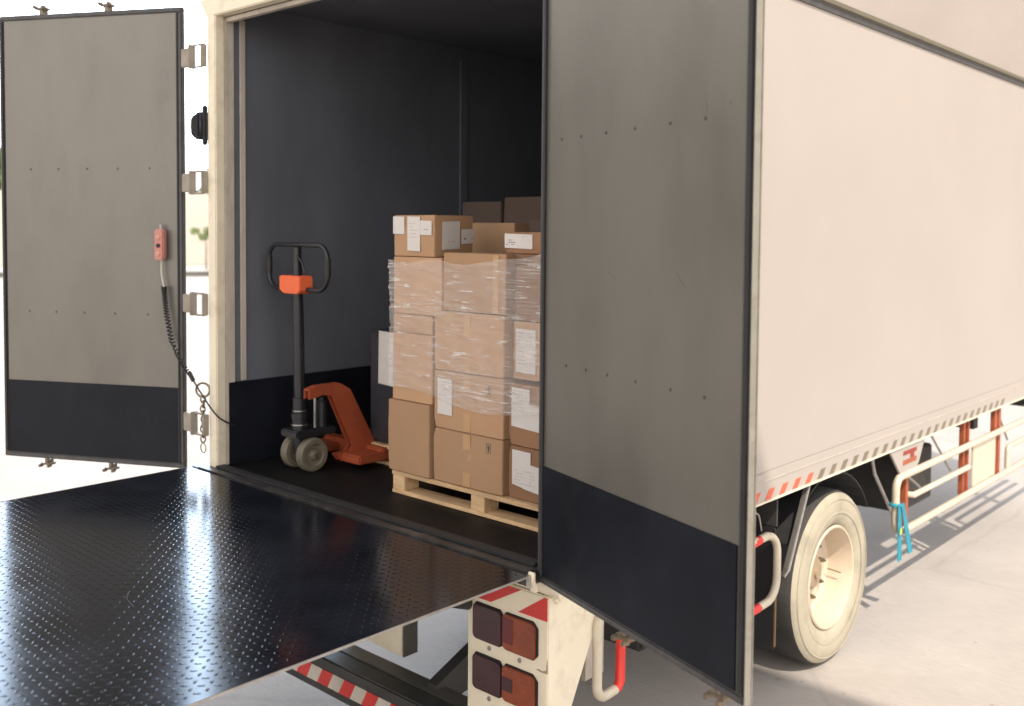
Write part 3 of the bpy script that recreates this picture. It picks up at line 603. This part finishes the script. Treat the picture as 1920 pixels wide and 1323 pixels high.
# ------------------------------------------------------------------ remote control with coiled cable
rc = thing('remote_control', 'red hand remote of the tail lift hanging on the left door by its coiled cable', 'remote control', tuple(XL(.127, .02, 2.30)))
def XLb(u, t, z): return XL(u, t, z)
MB().prism(rrect(.098, 2.305, .155, 2.475, .018), .006, .045, lambda a, b, d: XL(a, d, b)).build('casing', 'pinkcase', rc, bevel=.006, smooth=True)
for zz in (2.43, 2.385, 2.34):
    MB().lathe([(0, .012), (.006, .011), (.008, .002)], XL(.127, .045, zz), XL(0, 1, 0) - XL(0, 0, 0), 16).build('button', 'redink' if zz != 2.385 else 'rubber', rc, smooth=True)
MB().tube([XL(.127, .02, 2.475), XL(.127, .02, 2.50)], .008, 8).build('hook', 'steel', rc)
MB().tube(smoothpath([XL(.122, .022, 2.305), XL(.122, .024, 2.24), XL(.112, .024, 2.18), XL(.105, .025, 2.15)], 6), .0055, 8).build('cable', 'trim', rc, smooth=True)
axis = smoothpath([XL(.105, .028, 2.16), XL(.099, .028, 2.09), XL(.085, .03, 1.99), XL(.055, .03, 1.86), Vector((-2.535, -.10, 1.765)), Vector((-2.465, -.085, 1.695))], 40)
cp = []; nA = len(axis)
for i, a_ in enumerate(axis):
    t_ = (axis[min(i + 1, nA - 1)] - axis[max(i - 1, 0)]).normalized(); u_ = t_.orthogonal().normalized(); v_ = t_.cross(u_); ph = i * 1.05
    rr_ = .013 if i < nA * .62 else .009
    cp.append(a_ + (u_ * math.cos(ph) + v_ * math.sin(ph)) * rr_)
MB().tube(cp, .0042, 6).build('coiled_cable', 'rubber', rc, smooth=True)
MB().tube([(-2.475, -.087, 1.71), (-2.445, -.08, 1.668)], .012, 10).build('cable_sleeve', 'rubber', rc, smooth=True)
MB().tube(smoothpath([(-2.447, -.08, 1.67), (-2.40, -.062, 1.605), (-2.34, -.04, 1.53), (-2.30, -.01, 1.475), (-2.305, .08, 1.42)], 6), .0045, 8).build('cable', 'rubber', rc, smooth=True)

# ------------------------------------------------------------------ pallets
def pallet(x0, x1, y0, y1, label):
    t = thing('pallet', label, 'pallet', ((x0 + x1) / 2, (y0 + y1) / 2, F), 'wooden pallets in the cargo hold')
    z = F + .001
    w_ = x1 - x0; d_ = y1 - y0
    for yy in (y0, y0 + d_ / 2 - .05, y1 - .10):
        MB().box((x0, yy, z), (x1, yy + .10, z + .018)).build('bottom_board', 'wood', t, bevel=.002)
    for xx in (x0, x0 + w_ / 2 - .045, x1 - .09):
        for yy in (y0, y0 + d_ / 2 - .05, y1 - .10):
            MB().box((xx + .002, yy + .003, z + .0185), (xx + .088, yy + .097, z + .088)).build('block', 'wood', t, bevel=.002)
    n = 6
    for i in range(n):
        yy = y0 + (d_ - .10) * i / (n - 1)
        MB().box((x0 - .003, yy, z + .0885), (x1 + .003, yy + .10, z + .108)).build('top_board', 'wood', t, bevel=.002)
    return t
pallet(-1.285, -.12, .325, 1.27, 'pale wooden pallet under the front stack of film-wrapped cartons')
pallet(-1.89, -1.34, .66, 1.42, 'wooden pallet against which the orange pallet jack rests, left of the carton stack')

# ------------------------------------------------------------------ cartons
PT = F + .111
GRP = 'cartons stacked on the front pallet'
def fX(y):  return lambda a, b, d: (a, y - d, b)          # face towards -Y
def fY(x):  return lambda a, b, d: (x + d, a, b)          # face towards +X
def sheet(poly, fr, name, m, parent, off=.0012, th=.0008): return MB().prism(poly, off, off + th, fr).build(name, m, parent)
def rect(a0, b0, a1, b1, skew=0): return [(a0, b0), (a1, b0 + skew), (a1 + skew * .3, b1 + skew), (a0 + skew * .3, b1)]
def prints(parent, fr, a0, b0, a1, b1, seed, m='ink', rows=5):
    rs_ = random.Random(seed); mb = MB(); h = (b1 - b0) / rows
    for r_ in range(rows):
        a = a0 + rs_.uniform(0, .1) * (a1 - a0); zz = b0 + h * (r_ + .3)
        while a < a1:
            w_ = rs_.uniform(.004, .016); e = min(a + w_, a1)
            if rs_.random() < .75 and e - a > .002: mb.prism([(a, zz), (e, zz), (e, zz + h * .3), (a, zz + h * .3)], .0021, .0024, fr)
            a = e + rs_.uniform(.002, .008)
    if mb.f: mb.build('print', m, parent)
def arrow(parent, fr, a, b, s=.028):
    mb = MB(); o = .0013; t = .0016
    for q in ([(a, b), (a + s, b), (a + s, b + .002), (a, b + .002)], [(a, b + s * 1.5), (a + s, b + s * 1.5), (a + s, b + s * 1.5 + .002), (a, b + s * 1.5 + .002)],
              [(a, b), (a + .002, b), (a + .002, b + s * 1.5), (a, b + s * 1.5)], [(a + s - .002, b), (a + s, b), (a + s, b + s * 1.5), (a + s - .002, b + s * 1.5)],
              [(a + s * .36, b + .006), (a + s * .64, b + .006), (a + s * .64, b + s * .85), (a + s * .36, b + s * .85)],
              [(a + s * .16, b + s * .85), (a + s * .84, b + s * .85), (a + s * .5, b + s * 1.36)]):
        mb.prism(q, o, t, fr)
    return mb.build('arrow_mark', 'bluink', parent)
def carton(x0, x1, y0, y1, z0, z1, label, m='card', rot=0, grp=GRP, tape=True):
    rs_ = random.Random(int((x0 + z0 * 7) * 1000)); cx_, cy_ = (x0 + x1) / 2, (y0 + y1) / 2
    t = thing('carton', label, 'carton', (cx_, cy_, z0), grp)
    # faces subdivided with a small outward bulge
    n = 6; vs = []; idx = {}; mb = MB()
    def q(i, j, k):
        key = (i, j, k)
        if key not in idx:
            u, v, w_ = i / n, j / n, k / n; b_ = .0045
            X_ = x0 + (x1 - x0) * u; Y_ = y0 + (y1 - y0) * v; Z_ = z0 + .001 + (z1 - z0 - .002) * w_
            if i in (0, n): X_ += (1 if i else -1) * (b_ * math.sin(math.pi * v) * math.sin(math.pi * w_) - b_)
            if j in (0, n): Y_ += (1 if j else -1) * (b_ * math.sin(math.pi * u) * math.sin(math.pi * w_) - b_)
            X_ += rs_.uniform(-.0012, .0012); Y_ += rs_.uniform(-.0012, .0012)
            if i in (0, n) and j in (0, n) and k in (0, n) and rs_.random() < .5:
                e_ = rs_.uniform(.002, .007); X_ += e_ * (1 if i == 0 else -1); Y_ += e_ * (1 if j == 0 else -1)
            idx[key] = len(vs); vs.append((X_, Y_, Z_))
        return idx[key]
    fs = []
    for a in range(n):
        for b_ in range(n):
            for e in (0, n):
                fs.append((q(e, a, b_), q(e, a + 1, b_), q(e, a + 1, b_ + 1), q(e, a, b_ + 1)))
                fs.append((q(a, e, b_), q(a + 1, e, b_), q(a + 1, e, b_ + 1), q(a, e, b_ + 1)))
                fs.append((q(a, b_, e), q(a + 1, b_, e), q(a + 1, b_ + 1, e), q(a, b_ + 1, e)))
    mb.add(vs, fs); body = mb.build('box_body', m, t, bevel=.003, smooth=True)
    return t
# column 1 (left)
c = carton(-1.318, -1.012, .318, .72, PT, 1.660, 'tall plain carton at the bottom left of the stack, directly on the pallet')
c = carton(-1.300, -1.008, .330, .72, 1.661, 1.985, 'film-wrapped carton resting on the tall bottom left carton')
c = carton(-1.298, -1.010, .332, .72, 1.986, 2.075, 'flat carton squeezed between two larger ones at the left edge of the stack')
c = carton(-1.300, -.950, .336, .72, 2.076, 2.352, 'wrinkled film-wrapped carton directly under the topmost carton with three papers')
# column 2
c = carton(-1.006, -.552, .330, .72, PT, 1.562, 'carton with arrow mark on the pallet, lowest of the middle column')
arrow(c, fX(.3335), -.655, 1.492); sheet(rect(-.80, PT + .004, -.755, 1.556), fX(.332), 'tape', 'tape', c, .0005)
c = carton(-1.002, -.548, .330, .72, 1.563, 1.834, 'carton with white label and arrow mark, second from the pallet in the middle column')
arrow(c, fX(.3335), -.655, 1.750); sheet(rect(-.80, 1.57, -.755, 1.828), fX(.332), 'tape', 'tape', c, .0005)
lb = sheet(rect(-.968, 1.632, -.872, 1.800, -.002), fX(.330), 'box_label', 'paper', c); prints(c, fX(.330), -.96, 1.70, -.90, 1.79, 5, 'inkpale', 6)
c = carton(-1.000, -.546, .328, .72, 1.836, 2.108, 'plain film-wrapped carton third from the pallet in the middle column')
sheet(rect(-.795, 1.842, -.755, 2.10), fX(.330), 'tape', 'tape', c, .0005)
c = carton(-.944, -.540, .330, .72, 2.110, 2.378, 'large film-wrapped carton topmost of the middle column')
sheet(rect(-.62, 2.115, -.585, 2.372), fX(.332), 'tape', 'tape', c, .0005)
# column 3 (right, partly behind the open door)
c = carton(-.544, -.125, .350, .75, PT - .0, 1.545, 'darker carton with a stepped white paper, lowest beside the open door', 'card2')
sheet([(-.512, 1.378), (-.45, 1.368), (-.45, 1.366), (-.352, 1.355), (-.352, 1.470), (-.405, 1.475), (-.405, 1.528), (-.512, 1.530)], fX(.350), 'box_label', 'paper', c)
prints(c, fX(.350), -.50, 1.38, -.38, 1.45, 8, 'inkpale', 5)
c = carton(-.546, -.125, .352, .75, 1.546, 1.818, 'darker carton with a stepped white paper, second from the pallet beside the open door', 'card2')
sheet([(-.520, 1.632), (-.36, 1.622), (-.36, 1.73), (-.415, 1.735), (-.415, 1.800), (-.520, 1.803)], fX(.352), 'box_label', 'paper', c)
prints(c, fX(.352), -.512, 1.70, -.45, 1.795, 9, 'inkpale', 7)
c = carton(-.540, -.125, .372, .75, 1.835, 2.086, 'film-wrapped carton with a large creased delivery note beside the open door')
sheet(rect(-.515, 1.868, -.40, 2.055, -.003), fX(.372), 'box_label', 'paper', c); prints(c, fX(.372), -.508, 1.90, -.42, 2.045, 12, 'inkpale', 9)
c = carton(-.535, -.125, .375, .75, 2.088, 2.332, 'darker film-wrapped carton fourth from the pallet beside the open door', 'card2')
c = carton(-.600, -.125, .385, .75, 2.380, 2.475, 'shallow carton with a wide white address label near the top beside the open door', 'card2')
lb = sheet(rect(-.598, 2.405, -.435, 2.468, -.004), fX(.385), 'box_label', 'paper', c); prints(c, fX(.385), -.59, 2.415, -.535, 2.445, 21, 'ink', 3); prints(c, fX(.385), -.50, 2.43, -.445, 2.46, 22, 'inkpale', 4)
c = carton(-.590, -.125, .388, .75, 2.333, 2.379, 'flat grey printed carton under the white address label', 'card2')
prints(c, fX(.388), -.56, 2.338, -.42, 2.375, 23, 'ink', 4)
# top left carton
c = carton(-1.300, -1.003, .338, .60, 2.3535, 2.552, 'topmost small carton with three white papers on its front, at the left')
sheet(rect(-1.296, 2.462, -1.214, 2.546, -.002), fX(.338), 'box_label', 'paper', c); prints(c, fX(.338), -1.292, 2.467, -1.275, 2.50, 30, 'inkpale', 4)
sheet(rect(-1.192, 2.382, -1.102, 2.545, -.002), fX(.338), 'box_label', 'paper', c); prints(c, fX(.338), -1.18, 2.44, -1.12, 2.52, 31, 'inkpale', 5)
sheet(rect(-1.101, 2.458, -1.022, 2.526, -.002), fX(.338), 'box_label', 'paper', c); prints(c, fX(.338), -1.075, 2.477, -1.035, 2.490, 32, 'ink', 1); prints(c, fX(.338), -1.085, 2.508, -1.06, 2.520, 33, 'redink', 1)
sheet(rect(.385, 2.388, .50, 2.520, .004), fY(-1.003), 'box_label', 'paper', c); prints(c, fY(-1.003), .40, 2.418, .49, 2.436, 34, 'inkpale', 1)
sheet(rect(.512, 2.415, .592, 2.485, .003), fY(-1.003), 'box_label', 'paper', c); prints(c, fY(-1.003), .525, 2.43, .585, 2.452, 35, 'ink', 1); prints(c, fY(-1.003), .572, 2.463, .586, 2.48, 36, 'ink', 1)
# second row, behind
G2 = 'cartons behind the front stack'
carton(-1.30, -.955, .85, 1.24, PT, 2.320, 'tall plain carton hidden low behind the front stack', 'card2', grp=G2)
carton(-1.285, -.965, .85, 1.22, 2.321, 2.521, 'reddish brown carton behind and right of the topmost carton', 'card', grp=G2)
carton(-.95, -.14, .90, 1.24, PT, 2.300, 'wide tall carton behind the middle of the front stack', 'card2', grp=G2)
carton(-.94, -.16, .92, 1.22, 2.301, 2.535, 'shade-darkened carton between the reddish one and the open door', 'card3', grp=G2)
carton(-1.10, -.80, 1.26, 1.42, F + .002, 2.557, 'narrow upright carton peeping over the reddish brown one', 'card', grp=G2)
carton(-1.955, -1.62, 1.45, 1.83, F + .002, 2.655, 'tall shade-darkened brown carton far back behind the stack, left and slightly lower of the two', 'card3', grp=G2)
carton(-1.615, -1.12, 1.45, 1.83, F + .002, 2.678, 'tall shade-darkened brown carton far back beside the open door, slightly taller of the two', 'card3', grp=G2)
# dark wrapped load on the second pallet
dk = thing('wrapped_load', 'dark film-wrapped load on the second pallet with a white paper on it', 'load', (-1.62, 1.0, PT), 'loads on the second pallet')
MB().box((-1.89, .67, PT), (-1.345, 1.40, 1.93)).build('load_body', 'darkwrap', dk, bevel=.02, segs=3)
lb = sheet([(-1.80, 1.645), (-1.62, 1.635), (-1.62, 1.925), (-1.795, 1.928)], fX(.668), 'delivery_note', 'paper', dk, .003); prints(dk, fX(.667), -1.79, 1.66, -1.73, 1.90, 40, 'inkpale', 9)

# stretch film round the front stack
fm = MB(); plan = []
def seg(a, b, n):
    for i in range(n): t = i / n; plan.append((a[0] + (b[0] - a[0]) * t, a[1] + (b[1] - a[1]) * t))
seg((-1.304, .74), (-1.304, .318), 14); seg((-1.304, .318), (-.530, .316), 60); seg((-.530, .316), (-.105, .345), 32); seg((-.105, .345), (-.105, .78), 14); plan.append((-.105, .78))
nz_ = 46
def hsh(a, b): return math.sin(a * 12.9 + b * 4.1) * .5 + math.sin(a * 31.7 - b * 17.3) * .3 + math.sin(a * 7.3 + b * 41.0) * .35
for j in range(nz_ + 1):
    for i, (a, b) in enumerate(plan):
        s_ = i / len(plan); zb_ = 1.700 + .03 * math.sin(s_ * 9); zt_ = 2.335 + .10 * max(0, min(1, (s_ - .55) * 3)) + .01 * math.sin(s_ * 25)
        z = zb_ + (zt_ - zb_) * j / nz_; dd = .0045 * hsh(s_ * 5, z * 3) + .002 * math.sin(z * 190 + s_ * 40 + 3 * math.sin(s_ * 17))
        fm.v.append(Vector((a + (dd if abs(a + 1.304) < .001 or abs(a + .105) < .001 else 0), b + dd, z)))
N = len(plan)
for j in range(nz_):
    for i in range(N - 1): fm.f.append((j * N + i, j * N + i + 1, (j + 1) * N + i + 1, (j + 1) * N + i))
fo = fm.build('stretch_film', 'film', None, smooth=True); tag(fo, 'clear wrinkled stretch film wound round the upper half of the carton stack', 'stretch film')

# ------------------------------------------------------------------ pallet jack
jk = thing('pallet_jack', 'orange hand pallet jack with black handle parked against the left inner wall', 'pallet jack', (-1.97, .35, F))
jx = -1.975
J = lambda n_, mb, m, **k: mb.build(n_, m, jk, **k)
yz = lambda a, b, d: (d, a, b)
prof = [(.243, 1.595), (.243, 1.650), (.30, 1.664), (.445, 1.664), (.515, 1.625), (.705, 1.285), (.705, 1.222), (.455, 1.238), (.42, 1.282), (.500, 1.284), (.528, 1.31), (.392, 1.600), (.335, 1.610)]
fr_ = MB().prism(prof, jx + .112, jx + .122, yz); fr_.prism(prof, jx + .072, jx + .082, yz)
# top and sloping cover between the cheeks
fr_.prism([(.243, 1.640), (.243, 1.650), (.30, 1.6635), (.445, 1.6635), (.515, 1.6245), (.70, 1.290), (.69, 1.288), (.505, 1.612), (.44, 1.652)], jx + .0821, jx + .1119, yz)
J('jack_frame', fr_, 'orange', bevel=.003)
for s_ in (-1, 1):
    x0_ = jx + s_ * .19
    J('fork', MB().box((x0_ - .078, .46, F + .035), (x0_ + .078, 1.30, F + .082)), 'orange', bevel=.008)
J('fork_heel', MB().box((jx - .265, .62, F + .03), (jx + .265, .70, F + .10)), 'orange', bevel=.008)
J('pump_base', MB().box((jx - .075, .20, 1.385), (jx + .075, .46, 1.425)), 'black', bevel=.008)
J('pump_cylinder', MB().lathe([(0, .001), (0, .040), (.06, .040), (.062, .045), (.09, .045), (.092, .036), (.17, .036), (.175, .028), (.20, .028), (.20, .001)], (jx, .27, 1.42), (0, 0, 1), 24), 'black', smooth=True)
J('pump_ring', MB().lathe([(0, .046), (.004, .047), (.008, .046)], (jx, .27, 1.445), (0, 0, 1), 24), 'steel', smooth=True)
J('pump_ring', MB().lathe([(0, .038), (.003, .0385), (.006, .038)], (jx, .27, 1.52), (0, 0, 1), 24), 'steel', smooth=True)
J('pump_cylinder', MB().lathe([(0, .03), (.14, .03), (.145, .02), (.16, .02)], (jx + .02, .40, 1.42), (0, 0, 1), 18), 'black', smooth=True)
J('ram_rod', MB().tube([(jx + .055, .33, 1.43), (jx + .055, .33, 1.60)], .008, 8), 'steel', smooth=True)
J('axle_block', MB().box((jx - .035, .25, 1.285), (jx + .035, .36, 1.384)), 'black', bevel=.006)
J('axle', MB().tube([(jx - .11, .30, 1.292), (jx + .11, .30, 1.292)], .012, 10), 'steel')
for s_ in (-1, 1):
    wx = jx + s_ * .070
    wl = J('steer_wheel', MB().lathe([(-.026, .06), (-.026, .082), (-.018, .090), (.018, .090), (.026, .082), (.026, .060)], (wx, .30, 1.293), (1, 0, 0), 36), 'rollr', smooth=True)
    MB().lathe([(.026, .0605), (.018, .052), (.016, .030), (.030, .026), (.036, .014), (.036, .001)], (wx, .30, 1.293), (1, 0, 0), 30).build('wheel_hub', 'rollr', wl, smooth=True)
    MB().lathe([(-.026, .0605), (-.018, .052), (-.016, .030), (-.030, .026), (-.030, .001)], (wx, .30, 1.293), (1, 0, 0), 30).build('wheel_hub', 'rollr', wl, smooth=True)
J('drawbar', MB().tube([(jx, .27, 1.61), (jx, .262, 2.0), (jx, .255, 2.385)], [.030, .030, .022], 14), 'black', smooth=True)
q0 = 24
loop = [(jx + a, .255, b) for a, b in rrect(-.255, 2.165, .265, 2.398, .075, 7)]
J('handle_loop', MB().tube(loop, .0125, 10, closed=True), 'black', smooth=True)
J('handle_grip', MB().tube([(jx - .255, .255, 2.24), (jx - .255, .255, 2.33)], .017, 10), 'rubber', smooth=True)
J('handle_grip', MB().tube([(jx + .265, .255, 2.24), (jx + .265, .255, 2.33)], .017, 10), 'rubber', smooth=True)
J('release_lever', MB().tube(smoothpath([(jx + .02, .24, 2.34), (jx + .07, .235, 2.31), (jx + .10, .235, 2.25)], 5), .005, 8), 'black', smooth=True)
J('handle_cover', MB().prism([(jx - .085, 2.236), (jx + .090, 2.236), (jx + .094, 2.228), (jx + .094, 2.160), (jx + .070, 2.142), (jx - .055, 2.142), (jx - .090, 2.160), (jx - .090, 2.228)], .205, .29, lambda a, b, d: (a, d, b)), 'cover', bevel=.008)
